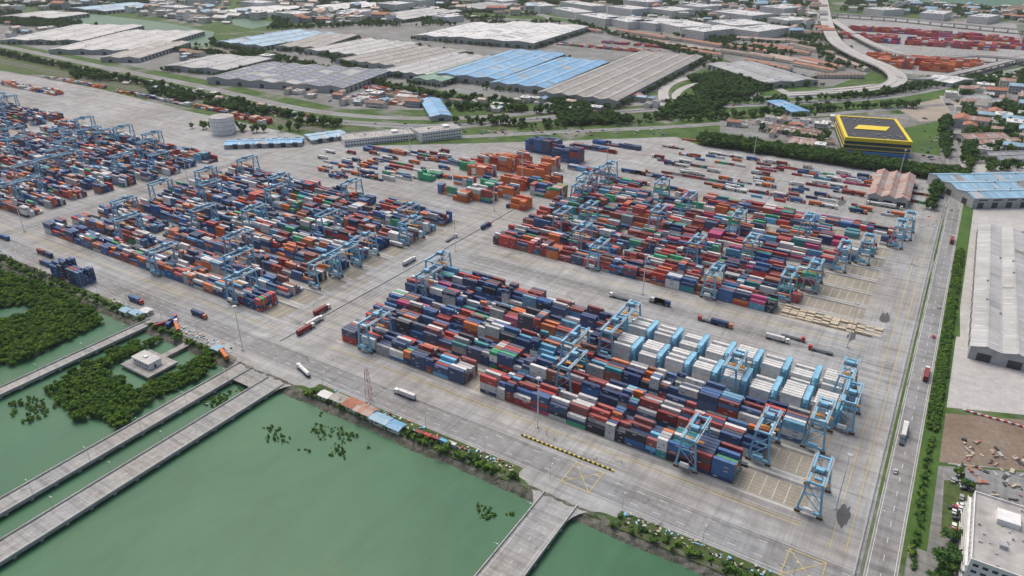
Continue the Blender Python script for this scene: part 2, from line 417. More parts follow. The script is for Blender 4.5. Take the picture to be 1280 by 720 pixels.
for bx in range(12):
    for r in range(6):
        x=-57+bx*4.2; y=369+r*2.1
        for q in range(R.randint(0,4)): b.box(x,x+3.8,y,y+1.7,.05+q*.35,.33+q*.35,'timber')
b.obj('flat_rack_stack')
YE=[222+P*i for i in range(9)]
for i,y in enumerate(YE):
    lane_marks(-520,-285,y)
    block(-517,-298 if i<6 else -290,y,6,2,[4,4,4,5,4,4,4,4,4][i],'E',gap=.04,mark=i<3)
YF=[230+P*i for i in range(9)]
for i,y in enumerate(YF):
    block(-800,-556,y,6,2,4,'E',gap=.04,mark=False)
    block(-1060,-822,y+12,6,2,4,'E',gap=.05,mark=False)
    block(-1360,-1085,y+20,6,2,4,'E',gap=.05,mark=False)
block(-444,-430,187,5,5,6,'N',gap=0); block(-426,-412,187,5,4,6,'N',gap=0)
def pile(px,py,L,rows,h,pal):
    x,y=S(px,py); block(x-L/2,x+L/2,y,int(rows*1.4+.5),h,h+1 if h>2 else h,pal,gap=.0,mark=False)
for a in [(600,252,26,4,4,'OW'),(622,246,26,4,4,'OW'),(646,262,13,4,4,'O'),(680,247,26,5,4,'OW'),(560,244,20,2,3,'OW'),(600,222,26,4,4,'OW'),(628,214,26,5,6,'O'),(662,222,26,5,5,'O'),(684,214,13,4,5,'O'),
 (652,206,13,3,5,'OW'),(675,192,32,6,6,'N'),(705,203,26,5,6,'N'),(530,226,13,3,3,'G'),(540,222,13,3,2,'G'),(500,206,60,1,1,'E'),(480,214,60,1,1,'E'),(520,214,60,1,1,'OW'),(560,205,40,2,2,'E'),(585,205,20,3,2,'OW'),
 (578,232,18,3,3,'OW'),(612,234,18,3,3,'OW'),(640,236,22,3,4,'O'),(608,206,22,3,4,'OW'),(585,214,18,3,3,'G'),(660,236,18,3,4,'N'),(575,252,14,3,3,'OW'),(690,232,14,3,4,'O'),(470,222,40,1,2,'E'),(495,222,30,1,2,'OW'),(430,208,50,1,1,'E'),(545,200,40,1,2,'E'),
 (740,188,50,2,2,'E'),(770,184,50,2,2,'N'),(735,216,40,2,2,'D'),(860,176,40,1,1,'O'),(480,190,50,1,2,'E'),(520,196,50,1,2,'OW'),(455,222,40,1,1,'E')]: pile(*a)
for i in range(44):
    x=R.uniform(-235,-25); y=R.choice((552,562,572,590,604,625,640)); n=R.choice((1,2,3,4))
    block(x,x+9*n,y,1,1,1,'D',gap=.1,mark=False)
for px,py,L,r,h,pl in [(1110,52,200,18,5,'P'),(1160,58,200,14,5,'P'),(1150,44,260,12,5,'P'),(1215,50,200,14,4,'P'),(1120,80,110,16,6,'O'),(1150,88,120,16,6,'O'),(1185,84,90,14,6,'O'),(1240,60,120,14,4,'P'),
 (760,62,200,9,2,'OW'),(800,58,150,9,2,'P'),(500,118,120,6,2,'OW'),(470,128,90,6,2,'OW'),(330,140,90,6,3,'OW'),(30,112,150,6,3,'OW'),(180,122,120,3,2,'E'),(240,134,120,3,2,'OW'),(310,152,60,5,3,'O'),(90,104,160,3,2,'OW')]:
    x,y=S(px,py); block(x-L/2,x+L/2,y,r,max(1,h-2),h,pl,gap=.1,mark=False)
# ---------------------------------------------------------------- gantry cranes
def rtg():
    b=MB(); Z=20.5; Y=11.6
    for sy in (-1,1):
        y=sy*Y
        b.box(-6.5,6.5,y-.6,y+.6,1.9,3.0,'crane')
        for sx in (-1,1):
            b.beam((sx*5.6,y,3.0),(sx*3.6,y,Z),1.0,'crane',1.1)
            for wx in (sx*6.3,sx*4.7):
                b.cyl((wx,y-.45,.83),.8,.9,'rubber',12,'y')
            b.box(sx*5.5-1.4,sx*5.5+1.4,y-.55,y+.55,1.25,1.88,'corange')
        b.beam((-4.4,y,13.5),(4.4,y,13.5),.6,'crane'); b.beam((-4.9,y,8.5),(3.9,y,Z-1),.35,'crane'); b.beam((-5.6,y,3.4),(4.4,y,13.4),.35,'crane')
        b.box(-4.2,4.2,y-.5,y+.5,Z,Z+1.0,'crane')
    for sx in (-1,1):
        b.box(sx*3.4-.5,sx*3.4+.5,-13.2,13.2,Z+.2,Z+1.7,'crane')
        b.box(sx*4.5-.3,sx*4.5+.3,-13,13,Z+1.2,Z+1.28,'steel')
        for yy in range(-12,13,4): b.beam((sx*4.8,yy,Z+1.3),(sx*4.8,yy,Z+2.4),.08,'steel')
        b.beam((sx*4.8,-13,Z+2.4),(sx*4.8,13,Z+2.4),.08,'steel')
    ty=3.0
    b.box(-3.8,3.8,ty-2.2,ty+2.2,Z+1.75,Z+2.1,'craned'); b.box(-2.2,2.0,ty-1.6,ty+1.4,Z+2.1,Z+4.0,'crane')
    b.box(1.6,3.2,ty-4.9,ty-2.7,Z-2.4,Z-.1,'white'); b.box(1.55,3.25,ty-4.95,ty-3.8,Z-1.6,Z-.6,'glass')
    for sx in (-1,1):
        for sy in (-1,1): b.beam((sx*2.5,ty+sy*.9,Z-5),(sx*1.8,ty+sy*.9,Z+2),.1,'craned')
    b.box(-6,6,ty-1.1,ty+1.1,Z-5.6,Z-5.1,'corange')
    b.box(-3,2.4,-Y-2.3,-Y-.62,3.1,5.7,'crane'); b.box(-2,3,Y+.62,Y+2.1,3.1,5.4,'white')
    for k in range(6):
        x0,x1=(-3.5,-1.2) if k%2==0 else (-1.2,-3.5)
        b.beam((x0,Y+.9,3+k*3),(x1,Y+.9,6+k*3),.5,'steel',.12)
    return b.mesh('gantry_crane')
RTG=rtg()
def crane(x,yrow): place('gantry_crane',RTG,(x+R.uniform(-2,2),yrow+6.55,.02),math.pi*R.choice((0,1)),U)
for x,i in [(-222,0),(-57,0),(-13,0),(-36,1),(-122,1),(-20,2),(-132,2),(-12,3),(-120,3),(-232,3),(-240,4),(-14,4),(-118,4),(-60,3)]: crane(x,YC[i])
for x,i in [(-170,0),(-95,0),(-190,1),(-60,1),(-215,2),(-120,2),(-48,2),(-205,3),(-90,3),(-40,4),(-160,4),(-232,5),(-110,5),(-28,5),(-236,6),(-70,6),(-150,6),(-236,7),(-14,7),(-180,7),(-232,8),(-12,8)]: crane(x,YD[i])
for x,i in [(-392,0),(-320,0),(-455,1),(-345,1),(-490,2),(-296,2),(-370,2),(-430,3),(-296,3),(-300,4),(-400,4),(-505,4),(-470,5),(-350,5),(-500,6),(-420,6),(-293,6),(-310,7),(-440,7),(-500,8),(-380,8)]: crane(x,YE[i])
for i in range(9):
    for x in R.sample(range(-795,-565,22),3): crane(x,YF[i])
    for x in R.sample(range(-1050,-830,25),2): crane(x,YF[i]+12)
    for x in R.sample(range(-1350,-1090,25),2): crane(x,YF[i]+20)
# ---------------------------------------------------------------- vehicles
def truck(cab,boxc,tank=False,empty=False):
    b=MB()
    b.box(5.6,7.8,-1.2,1.2,1.0,3.4,cab); b.box(7.8,8.1,-1.15,1.15,1.0,2.2,cab); b.poly([(7.82,-1.05,2.3),(7.82,1.05,2.3),(7.81,1.0,3.2),(7.81,-1.0,3.2)],'glass')
    b.box(6.6,7.6,-1.23,1.23,2.2,3.0,'glass'); b.box(-7.4,7.6,-.5,.5,.8,1.15,'craned')
    for x in (-6.4,-5.1,-3.8,3.4,4.7,7.2):
        b.cyl((x,-1.22,.52),.5,.5,'rubber',10,'y'); b.cyl((x,.72,.52),.5,.5,'rubber',10,'y')
    b.box(-7.5,5.0,-1.2,1.2,1.16,1.4,'craned')
    if tank:
        n=12; i0=len(b.v)
        for xx in (-7.2,4.6):
            for q in range(n): a=2*math.pi*q/n; b.v.append((xx,1.2*math.cos(a),2.6+1.15*math.sin(a)))
        for q in range(n): b.f.append((i0+q,i0+(q+1)%n,i0+n+(q+1)%n,i0+n+q)); b.m.append(b.mi('white')); b.c.append((1,1,1))
        b.f.append(tuple(i0+q for q in range(n)));b.m.append(b.mi('white'));b.c.append((1,1,1))
        b.f.append(tuple(i0+n+q for q in reversed(range(n))));b.m.append(b.mi('white'));b.c.append((1,1,1))
    elif not empty: container(b,-7.3,-1.22,1.42,12.19,boxc,False,True,1.0)
    return b.mesh('truck',True)
TR=[truck('white',WHT),truck('red',NAVY2),truck('bluep',ORG),truck('white',MAR),truck('orange',NAVY),truck('white',WHT,True),truck('white',WHT,empty=True),truck('red',WHT,empty=True)]
def car(k):
    b=MB()
    prof=[(-2.1,.35),(-2.15,.8),(-1.9,1.0),(-1.5,1.08),(-.95,1.45),(.45,1.47),(1.05,1.0),(1.95,.88),(2.15,.6),(2.1,.35)]
    w=.86
    for (a,z0),(c,z1) in zip(prof,prof[1:]):
        kk='glass' if (a,c) in ((-1.5,-.95),(.45,1.05)) else k
        b.poly([(a,-w,z0),(c,-w,z1),(c,w,z1),(a,w,z0)][::-1],kk)
    for sg in (-1,1):
        b.poly([(x,sg*w,z) for x,z in prof][::sg],k)
        b.poly([(-1.35,sg*(w+.01),1.05),(.95,sg*(w+.01),1.02),(.42,sg*(w+.01),1.38),(-.9,sg*(w+.01),1.38)][::sg],'glass')
        for x in (-1.3,1.3): b.cyl((x,sg*.8-.11,.32),.32,.22,'rubber',10,'y')
    return b.mesh('car')
CARS=[car(k) for k in ('white','white','steel','black','red','bluep','wallg')]
def put_car(x,y,z,rz): place('car',R.choice(CARS),(x,y,z),rz,.78)
def put_truck(x,y,rz,k=None): place('container_truck',TR[k if k is not None else R.randrange(len(TR))],(x,y,.06),rz,.76)
x,y=S(507,496); put_truck(x,y,math.pi,0); x,y=S(380,466); put_truck(x,y,math.pi*.9,5); x,y=S(393,405); put_truck(x,y,math.pi/2,0)
for i in range(18): put_truck(R.uniform(-1000,-290),R.choice((193,201)),R.choice((0,math.pi)))
for i in range(6): put_truck(R.choice((-271,-263)),R.uniform(215,460),math.pi/2)
for i in range(8): put_truck(R.uniform(-235,-25),R.choice((340,346)),R.choice((0,math.pi)))
for ys,x0,x1 in ((YC,-230,-20),(YD,-235,-30),(YE,-510,-295),(YF,-790,-565)):
    for y in ys:
        for k in range(2): put_truck(R.uniform(x0,x1),y+13.1,R.choice((0,math.pi)))
for i in range(75): put_truck(R.uniform(-230,-20),R.choice((558,566,582,598,612,632,650)),R.choice((0,math.pi)))
for i in range(55):
    x,y=S(R.uniform(400,560),R.uniform(188,226)); put_truck(x,y,R.choice((0,math.pi)))
for px,py,t in [(1142,378,0),(1185,262,0),(1168,560,1),(1154,470,1),(1178,300,1),(1150,600,0),(1140,545,1),(1160,420,0)]:
    x,y=S(px,py)
    if t: put_truck(14+R.choice((-2,2)),y,math.pi/2,R.choice((0,3,6)))
    else: put_car(14+R.choice((-2,2)),y,.05,math.pi/2)
# ---------------------------------------------------------------- trees
def tree_mesh(name,h,r,k,seed,nl=9,leaves=420,flat=.75,low=.48):
    rr=random.Random(seed); b=MB(); th=h*.45
    b.cyl((0,0,-.2),r*.09,th+.2,'trunk',7,'z',r*.05)
    lobes=[]
    for i in range(nl):
        a=rr.uniform(0,6.283); d=r*rr.uniform(.15,.68); z=h*rr.uniform(low,.86); q=r*rr.uniform(.3,.48)
        lobes.append((Vector((d*math.cos(a),d*math.sin(a),z)),q)); b.beam((0,0,th*.7),(d*math.cos(a),d*math.sin(a),z),r*.035,'trunk')
    bm=bmesh.new(); bmesh.ops.create_icosphere(bm,subdivisions=2,radius=1); vs=[v.co.copy() for v in bm.verts]; fs=[[v.index for v in f.verts] for f in bm.faces]; bm.free()
    for c,q in lobes:
        i=len(b.v)
        for v in vs:
            s=q*(.78+.5*noise.noise(v*2.1+c)); p=c+Vector((v.x*s,v.y*s,v.z*s*flat)); b.v.append(tuple(p))
        for f in fs: b.f.append(tuple(i+a for a in f)); b.m.append(b.mi(k)); b.c.append((1,1,1))
    for i in range(leaves):
        c,q=rr.choice(lobes); d=Vector((rr.gauss(0,1),rr.gauss(0,1),rr.gauss(.3,1))).normalized(); p=c+Vector((d.x,d.y,d.z*flat))*q*rr.uniform(.8,1.2)
        u=Vector((rr.gauss(0,1),rr.gauss(0,1),rr.gauss(0,.6))).normalized(); w=u.cross(Vector((rr.gauss(0,1),rr.gauss(0,1),rr.gauss(0,1)))).normalized(); s=r*rr.uniform(.06,.12)
        b.poly([tuple(p-u*s),tuple(p+w*s*.6),tuple(p+u*s),tuple(p-w*s*.6)],k)
    return b.mesh(name)
def proto(cname,objs):
    c=bpy.data.collections.new(cname)
    for n,me in objs: c.objects.link(bpy.data.objects.new(n,me))
    return c
PT=proto('broadleaf_tree_kinds',[('broadleaf_tree',tree_mesh('broadleaf_tree',6.2,3.3,k,s,10,420,.8,.34)) for s,k in ((1,'fol'),(2,'fold'),(3,'fol'),(4,'fold'))])
PM=proto('mangrove_kinds',[('mangrove_tree',tree_mesh('mangrove_tree',4.0,2.3,'folm',s,10,420,.7,.4)) for s in (11,12,13,14)])
PS=proto('shrub_kinds',[('shrub',tree_mesh('shrub',1.7,1.4,k,s,7,200,.8,.25)) for s,k in ((21,'fol'),(22,'folm'),(23,'fold'))])
def instances(name,pts,coll):
    me=bpy.data.meshes.new(name); me.from_pydata([p[:3] for p in pts],[],[])
    a=me.attributes.new('rot','FLOAT_VECTOR','POINT'); a.data.foreach_set('vector',[q for p in pts for q in (0,0,p[3])])
    a=me.attributes.new('scl','FLOAT_VECTOR','POINT'); a.data.foreach_set('vector',[q for p in pts for q in (p[4],p[4],p[4]*p[5])])
    o=place(name,me); g=bpy.data.node_groups.new(name,'GeometryNodeTree')
    g.interface.new_socket('Geometry',in_out='INPUT',socket_type='NodeSocketGeometry'); g.interface.new_socket('Geometry',in_out='OUTPUT',socket_type='NodeSocketGeometry')
    gi=g.nodes.new('NodeGroupInput'); go=g.nodes.new('NodeGroupOutput'); ci=g.nodes.new('GeometryNodeCollectionInfo'); ip=g.nodes.new('GeometryNodeInstanceOnPoints')
    ci.inputs['Collection'].default_value=coll; ci.inputs['Separate Children'].default_value=True; ci.inputs['Reset Children'].default_value=True
    ip.inputs['Pick Instance'].default_value=True
    nr=g.nodes.new('GeometryNodeInputNamedAttribute'); nr.data_type='FLOAT_VECTOR'; nr.inputs['Name'].default_value='rot'
    ns=g.nodes.new('GeometryNodeInputNamedAttribute'); ns.data_type='FLOAT_VECTOR'; ns.inputs['Name'].default_value='scl'
    g.links.new(gi.outputs[0],ip.inputs['Points']); g.links.new(ci.outputs[0],ip.inputs['Instance']); g.links.new(nr.outputs[0],ip.inputs['Rotation']); g.links.new(ns.outputs[0],ip.inputs['Scale']); g.links.new(ip.outputs[0],go.inputs[0])
    md=o.modifiers.new('scatter','NODES'); md.node_group=g; return o
def inside(p,poly):
    c=False; j=len(poly)-1
    for i in range(len(poly)):
        if (poly[i][1]>p[1])!=(poly[j][1]>p[1]) and p[0]<(poly[j][0]-poly[i][0])*(p[1]-poly[i][1])/(poly[j][1]-poly[i][1])+poly[i][0]: c=not c
        j=i
    return c
AVOID=[]
def avoid(p): AVOID.append((min(q[0] for q in p),max(q[0] for q in p),min(q[1] for q in p),max(q[1] for q in p),p))
def blocked(q): return any(a[0]<q[0]<a[1] and a[2]<q[1]<a[3] and inside(q,a[4]) for a in AVOID)
def scat_poly(name,poly,step,smin,smax,coll,z=0,thr=-1,ns=.03,hole=None):
    xs=[p[0] for p in poly]; ys=[p[1] for p in poly]; out=[]; x=min(xs)
    while x<max(xs):
        y=min(ys)
        while y<max(ys):
            q=(x+R.uniform(-.5,.5)*step,y+R.uniform(-.5,.5)*step)
            if inside(q,poly) and noise.noise((q[0]*ns,q[1]*ns,3.3))>thr and not (hole and hole[0]<q[0]<hole[1] and hole[2]<q[1]<hole[3]) and not blocked(q):
                out.append((q[0],q[1],z,R.uniform(0,6.28),R.uniform(smin,smax),R.uniform(.8,1.2)))
            y+=step
        x+=step
    if out: instances(name,out,coll)
def scat_line(name,pts,step,jit,smin,smax,coll,z=0,n=1,skip=0):
    out=[]
    for p in resample(pts,step):
        for k in range(n):
            if R.random()<skip: continue
            q=(p[0]+R.uniform(-jit,jit),p[1]+R.uniform(-jit,jit))
            if blocked(q): continue
            out.append((*q,z,R.uniform(0,6.28),R.uniform(smin,smax),R.uniform(.8,1.2)))
    if out: instances(name,out,coll)
scat_poly('mangrove_forest',sp_([(-250,270),(0,341),(60,360),(112,388),(130,404),(70,434),(0,466),(-250,520)],-2),2.1,.55,1.25,PM,-2.1,-.45,.05)
scat_poly('mangrove_forest',sp_([(55,490),(110,460),(165,430),(205,426),(262,440),(270,458),(245,478),(190,503),(150,538),(120,522),(95,528),(78,508)],-2),2.0,.45,1.1,PM,-2.1,-.36,.06,(-321,-289,143,182))
scat_poly('mangrove_saplings',sp_([(10,505),(60,488),(80,505),(40,530),(15,530)],-2),2.2,.25,.55,PM,-2.3,-.1,.1)
scat_poly('mangrove_saplings',sp_([(255,500),(330,475),(335,490),(260,520)],-2),1.8,.2,.5,PM,-2.3,-.05,.12)
scat_poly('mangrove_saplings',sp_([(290,545),(400,515),(470,560),(440,575),(350,560)],-2),1.8,.15,.42,PM,-2.4,.12,.12)
scat_poly('mangrove_saplings',sp_([(595,632),(640,625),(645,645),(600,650)],-2),1.4,.15,.4,PM,-2.4,.0,.15)
sheet('grass_verge',[(-222,179.5),(-112,179.5),(-112,189),(-222,189)],.055,'grassd'); sheet('grass_verge',[(-70,179.5),(8,179.5),(8,188),(-30,189),(-70,188)],.055,'grassd')
sheet('grass_verge',[(-700,179.5),(-350,179.5),(-350,187),(-700,187)],.07,'grassd')
scat_line('shore_shrubs',[(-222,181.5),(-112,181.5)],.9,2.2,.4,1.5,PS,0,1,.1); scat_line('shore_shrubs',[(-70,182),(5,183)],.9,2.6,.4,1.4,PS,0,1,.15)
scat_line('shore_shrubs',[(-700,182),(-345,182)],1.3,2.5,.5,1.7,PS,0,1,.12)
scat_line('shore_shrubs',[(-335,181),(-276,180)],1.1,2,.5,1.6,PS,0,1,.1)
scat_poly('tall_hedge',[(-208,674),(20,674),(20,692),(-208,692)],2.6,1.3,1.65,PT)
scat_poly('roadside_hedge',[(20,300),(24,300),(24,520),(20,520)],1.1,.8,1.2,PS)
sheet('grass_verge',[(19,225),(26,225),(26,640),(19,640)],.035,'grass')
scat_line('roadside_hedge',[(22,215),(22,295)],1.3,1.0,.6,1.4,PS,0,1,.15)
for px,py,n in [(1165,250,16),(1172,238,10)]:
    x,y=S(px,py); scat_line('roadside_trees',[(x,y-26),(x,y+34)],3,3,.8,1.3,PT)
# ---------------------------------------------------------------- buildings
def frame(A,B,C,z):
    a=Vector(S(*A,z)); b_=Vector(S(*B,z)); c=Vector(S(*C,z)); u=(b_-a); L=u.length; u.normalize(); v=Vector((-u.y,u.x)); W=(c-a).dot(v)
    if W<0: a=b_; u=-u; v=-v; W=-W
    avoid([tuple(a-u*2-v*2),tuple(a+u*(L+2)-v*2),tuple(a+u*(L+2)+v*(W+2)),tuple(a-u*2+v*(W+2))])
    return a,math.atan2(u.y,u.x),L,W
def warehouse(name,A,B,C,h=9,roof='rgrey',bays=1,rise=2.2,wall='wallg',solar=False,sky=True,swap=False):
    if swap: B,C=C,B
    a,rz,L,W=frame(A,B,C,h); b=MB(); bw=W/bays; o=.5
    b.box(0,L,0,W,-.1,h-.05,wall)
    for i in range(bays):
        y0=i*bw-(o if i==0 else 0); y1=(i+1)*bw+(o if i==bays-1 else 0); ym=(i+.5)*bw
        for ya,yb,za,zb in ((y0,ym,h,h+rise),(ym,y1,h+rise,h)):
            b.poly([(-o,ya,za),(L+o,ya,za),(L+o,yb,zb),(-o,yb,zb)],roof)
            f=lambda t,dz:(ya+(yb-ya)*t,za+(zb-za)*t+dz)
            if sky:
                x=6+R.uniform(0,5)
                while x<L-4 and not solar:
                    if R.random()<.7: b.poly([(x,*f(.2,.04)),(x+.7,*f(.2,.04)),(x+.7,*f(.8,.04)),(x,*f(.8,.04))],'rwhite' if roof!='rwhite' else 'rgrey')
                    x+=R.choice((8,8,16))
                for q in range(int(L*bw/1500)+1):   # replaced sheets, roof vents
                    x=R.uniform(2,max(3,L-12)); w=R.uniform(2,8); b.poly([(x,*f(.05,.03)),(x+w,*f(.05,.03)),(x+w,*f(.95,.03)),(x,*f(.95,.03))],R.choice((roof,'rgrey','rlight','rbrown')))
                    b.cyl((R.uniform(2,L-2),*f(.9,0)),.6,1.1,'steel',8)
            if solar:
                nx=max(1,int(L/14))
                for q in range(nx):
                    if R.random()<.12: continue
                    xa=q*L/nx+1.5; xb=(q+1)*L/nx-1.5
                    b.poly([(xa,*f(.1,.12)),(xb,*f(.1,.12)),(xb,*f(.9,.12)),(xa,*f(.9,.12))],'solar')
        for xx,s in ((-.02,-1),(L+.02,1)):
            p=[(xx,i*bw,h-.05),(xx,(i+1)*bw,h-.05),(xx,ym,h+rise-.05)]; b.poly(p if s>0 else p[::-1],wall)
            b.box(min(xx,xx+s*.08),max(xx,xx+s*.08),ym-3,ym+3,0,min(5.5,h*.6),'walld')
        b.box(-.5,L+.5,ym-.5,ym+.5,h+rise-.15,h+rise+.25,roof)
        if i>0: b.box(-.4,L+.4,i*bw-.4,i*bw+.4,h-.1,h+.15,'wallg')
    x=4
    while x<L-8:
        for y,s in ((0,-1),(W,1)):
            b.box(x,x+4.5,min(y,y+s*.08),max(y,y+s*.08),0,4.5,'walld'); b.box(x+.2,x+7,min(y,y+s*.07),max(y,y+s*.07),h-2.2,h-1.1,'glass')
        x+=11
    return b.obj(name,(a.x,a.y,0),rz)
def storeys(name,A,B,C,h,wall='white',roof='rdeck',fh=2.3,win=2.7,bal=False):
    a,rz,L,W=frame(A,B,C,h); b=MB(); b.box(0,L,0,W,-.1,h,wall,topk=roof)
    t=.3
    for x0,x1,y0,y1 in ((0,L,0,t),(0,L,W-t,W),(0,t,t,W-t),(L-t,L,t,W-t)): b.box(x0,x1,y0,y1,h+.002,h+.7,wall)
    b.box(L*.2,L*.2+min(6,L*.2),W*.3,W*.6,h+.01,h+2,wall); b.box(L*.65,L*.65+2,W*.35,W*.35+2,h+.01,h+1.4,'steel')
    for q in range(int(L*W/40)):
        x=R.uniform(1,L-2); y=R.uniform(1,W-2); b.box(x,x+R.uniform(.4,1),y,y+R.uniform(.4,1),h+.01,h+R.uniform(.3,.9),'steel')
    n=max(1,int(h/fh))
    for f in range(n):
        z=f*h/n+.7
        x=1.0
        while x+win*.6<L:
            for y,s in ((0,-1),(W,1)):
                b.box(x,x+win*.6,min(y,y+s*.05),max(y,y+s*.05),z,z+1.05,'glass'); b.box(x-.1,x+win*.6+.1,min(y,y+s*.2),max(y,y+s*.2),z-.14,z-.01,'wallg')
            x+=win
        y=1.0
        while y+win*.6<W:
            for xx,s in ((0,-1),(L,1)): b.box(min(xx,xx+s*.05),max(xx,xx+s*.05),y,y+win*.6,z,z+1.05,'glass')
            y+=win
        if bal:
            for y,s in ((0,-1),(W,1)):
                b.box(0,L,min(y+s*.21,y+s*1.4),max(y+s*.21,y+s*1.4),z-.8,z-.65,wall); b.box(0,L,min(y+s*1.3,y+s*1.4),max(y+s*1.3,y+s*1.4),z-.64,z-.05,wall)
    return b.obj(name,(a.x,a.y,0),rz)
def terrace(A,B,W=9,h=4.6,roof='rtile',wall='cream',unit=5):
    a=Vector(S(*A)); c=Vector(S(*B)); d=c-a; L=d.length; rz=math.atan2(d.y,d.x); b=MB(); b.box(0,L,0,W,-.1,h,wall)
    rise=2
    b.poly([(-.4,-.6,h-.1),(L+.4,-.6,h-.1),(L+.4,W/2,h+rise),(-.4,W/2,h+rise)],roof); b.poly([(-.4,W/2,h+rise),(L+.4,W/2,h+rise),(L+.4,W+.6,h-.1),(-.4,W+.6,h-.1)],roof)
    for x in (0,L): b.poly([(x,0,h),(x,W,h),(x,W/2,h+rise-.1)],wall)
    n=max(1,int(L/unit)); u=L/n
    for i in range(n+1): b.box(i*u-.12,i*u+.12,-.5,W+.5,h-.2,h+.1,'white'); b.beam((i*u,-.4,h+.1),(i*u,W/2,h+rise+.15),.2,'white'); b.beam((i*u,W/2,h+rise+.15),(i*u,W+.4,h+.1),.2,'white')
    for i in range(n):
        for y,s in ((0,-1),(W,1)):
            for z in (.8,2.9): b.box(i*u+.7,i*u+2.1,min(y,y+s*.06),max(y,y+s*.06),z,z+1,'glass')
            b.box(i*u+2.8,i*u+3.7,min(y,y+s*.06),max(y,y+s*.06),0,1.7,'walld')
        b.box(i*u+.3,i*u+u-.6,-3,-.65,1.9,2.0,R.choice((roof,'rgrey','rlight')))
    b.obj('terraced_houses',(a.x,a.y,0),rz)
for nm,pts,k in [('industrial_yard',[(-150,20),(0,28),(60,24),(260,62),(330,70),(560,130),(560,138),(430,136),(250,98),(0,52),(-150,24)],'lot'),
 ('industrial_yard',[(330,40),(560,18),(720,28),(900,60),(900,75),(790,128),(640,126),(450,98),(340,68)],'lot'),
 ('housing_ground',[(680,-2),(960,-2),(1000,30),(1090,90),(1040,108),(985,104),(900,72),(760,34),(690,22)],'lot'),
 ('depot_yard',[(1045,20),(1270,30),(1285,78),(1200,98),(1110,90),(1050,60)],'pave'),
 ('grass_field',[(835,125),(870,95),(930,92),(1000,108),(1090,112),(1060,122),(960,126),(880,150),(840,148)],'grass'),
 ('grass_field',[(1110,118),(1230,90),(1280,86),(1280,100),(1190,116),(1120,128)],'grass'),
 ('grass_field',[(-150,45),(0,66),(120,92),(250,119),(380,148),(470,160),(470,178),(380,166),(240,136),(120,107),(0,84),(-250,38)],'grassd'),
 ('bare_soil',[(1120,135),(1180,122),(1245,120),(1215,148),(1150,152)],'sand'),
 ('building_forecourt',[(900,150),(1000,148),(1190,140),(1195,215),(1100,200),(900,165)],'lot'),
 ('grass_field',[(1130,160),(1180,150),(1175,195),(1140,190)],'grass'),
 ('roadside_lots',[(1205,100),(1400,70),(1400,215),(1205,215)],'lot'),
 ('grass_field',[(640,-3),(690,0),(720,30),(690,24)],'grass'),
 ('warehouse_yard',[(1200,200),(1330,200),(1380,430),(1200,425)],'pave2'),
 ('white_concrete_yard',[(1188,420),(1400,440),(1400,530),(1172,508)],'pave2'),
 ('bare_soil',[(1165,515),(1400,535),(1400,600),(1150,575)],'soil'),
 ('construction_slab',[(1180,530),(1300,540),(1300,590),(1185,580)],'pave'),
 ('building_forecourt',[(1150,580),(1400,600),(1400,790),(1120,790)],'lot'),
 ('grass_field',[(1180,600),(1220,602),(1218,675),(1176,672)],'grassd'),
 ('grass_field',[(570,145),(700,132),(830,130),(845,150),(700,160),(580,162)],'grassd')]:
    up=nm in('grass_field','construction_slab','bare_soil')
    sheet(nm,sp_(pts),.016+.002*R.random() if up else .008+.001*R.random(),k)
for pts in ([(75,16),(130,19),(205,28),(268,40),(262,58),(235,58),(190,46),(130,34),(80,26)],[(985,-4),(1100,1),(1180,5),(1280,9),(1400,11),(1400,-8),(990,-10)],[(268,26),(300,22),(350,29),(315,36)]):
    w_=sp_(pts); sheet('river_water',w_,.03,'water'); avoid(w_)
NR=len(AVOID)
def P3(l,z=0): return [(*S(x,y,z),z) for x,y in l]
road('highway',P3([(-150,34),(0,64),(120,90),(250,117),(380,147),(430,153),(560,158),(700,146),(830,136),(960,130),(1100,122),(1200,104),(1290,84),(1400,62)]),17,'asph',.06)
road('highway',P3([(-150,28),(0,57),(120,82),(250,108),(400,140),(560,148),(700,138),(830,128),(960,122),(1100,115),(1200,97),(1290,76),(1400,55)]),14,'asph',.062)
road('interchange_ramp',P3([(832,132),(830,112),(850,100),(890,95),(935,98),(965,108),(990,116),(1040,112),(1100,106)]),12,'pave2',.09)
road('interchange_ramp',P3([(850,130),(845,118),(862,107),(890,103),(925,106),(945,117),(935,124)]),9,'pave2',.095)
P8=lambda l:[(*S(x,y,z),z) for x,y,z in l]
road('elevated_highway',P8([(1028,-8,9),(1030,8,9),(1034,30,9),(1045,52,9),(1075,70,9),(1108,84,9),(1122,97,9),(1110,107,7),(1070,113,4),(1020,116,1),(980,118,.2)]),22,'pave2',.1,elev=True)
road('elevated_highway',P8([(980,8,8),(1020,14,8),(1060,18,8),(1120,22,8),(1200,30,8),(1290,38,8),(1400,46,8)]),16,'pave2',.1,elev=True)
road('elevated_highway',P8([(1040,24,8),(1070,44,8),(1110,62,8),(1160,72,8),(1220,70,8),(1300,76,8)]),13,'pave2',.1,elev=True)
road('elevated_highway',P8([(1122,97,9),(1160,98,7),(1210,88,7),(1300,66,7)]),11,'pave2',.1,elev=True)
road('port_access_road',P3([(1190,260),(1192,200),(1196,150),(1180,120)]),10,'asph',.07)
road('service_road',P3([(560,172),(700,165),(850,158),(950,150),(1090,138),(1190,130)]),11,'asph',.07)
road('street',P3([(640,-4),(668,12),(700,30),(760,48)]),10,'asph',.07); road('street',P3([(560,10),(640,14),(700,22),(830,38),(980,50)]),10,'asph',.075)
road('street',P3([(0,30),(60,30),(200,60),(330,78),(470,108),(560,126)]),9,'asph',.08)
b=MB()
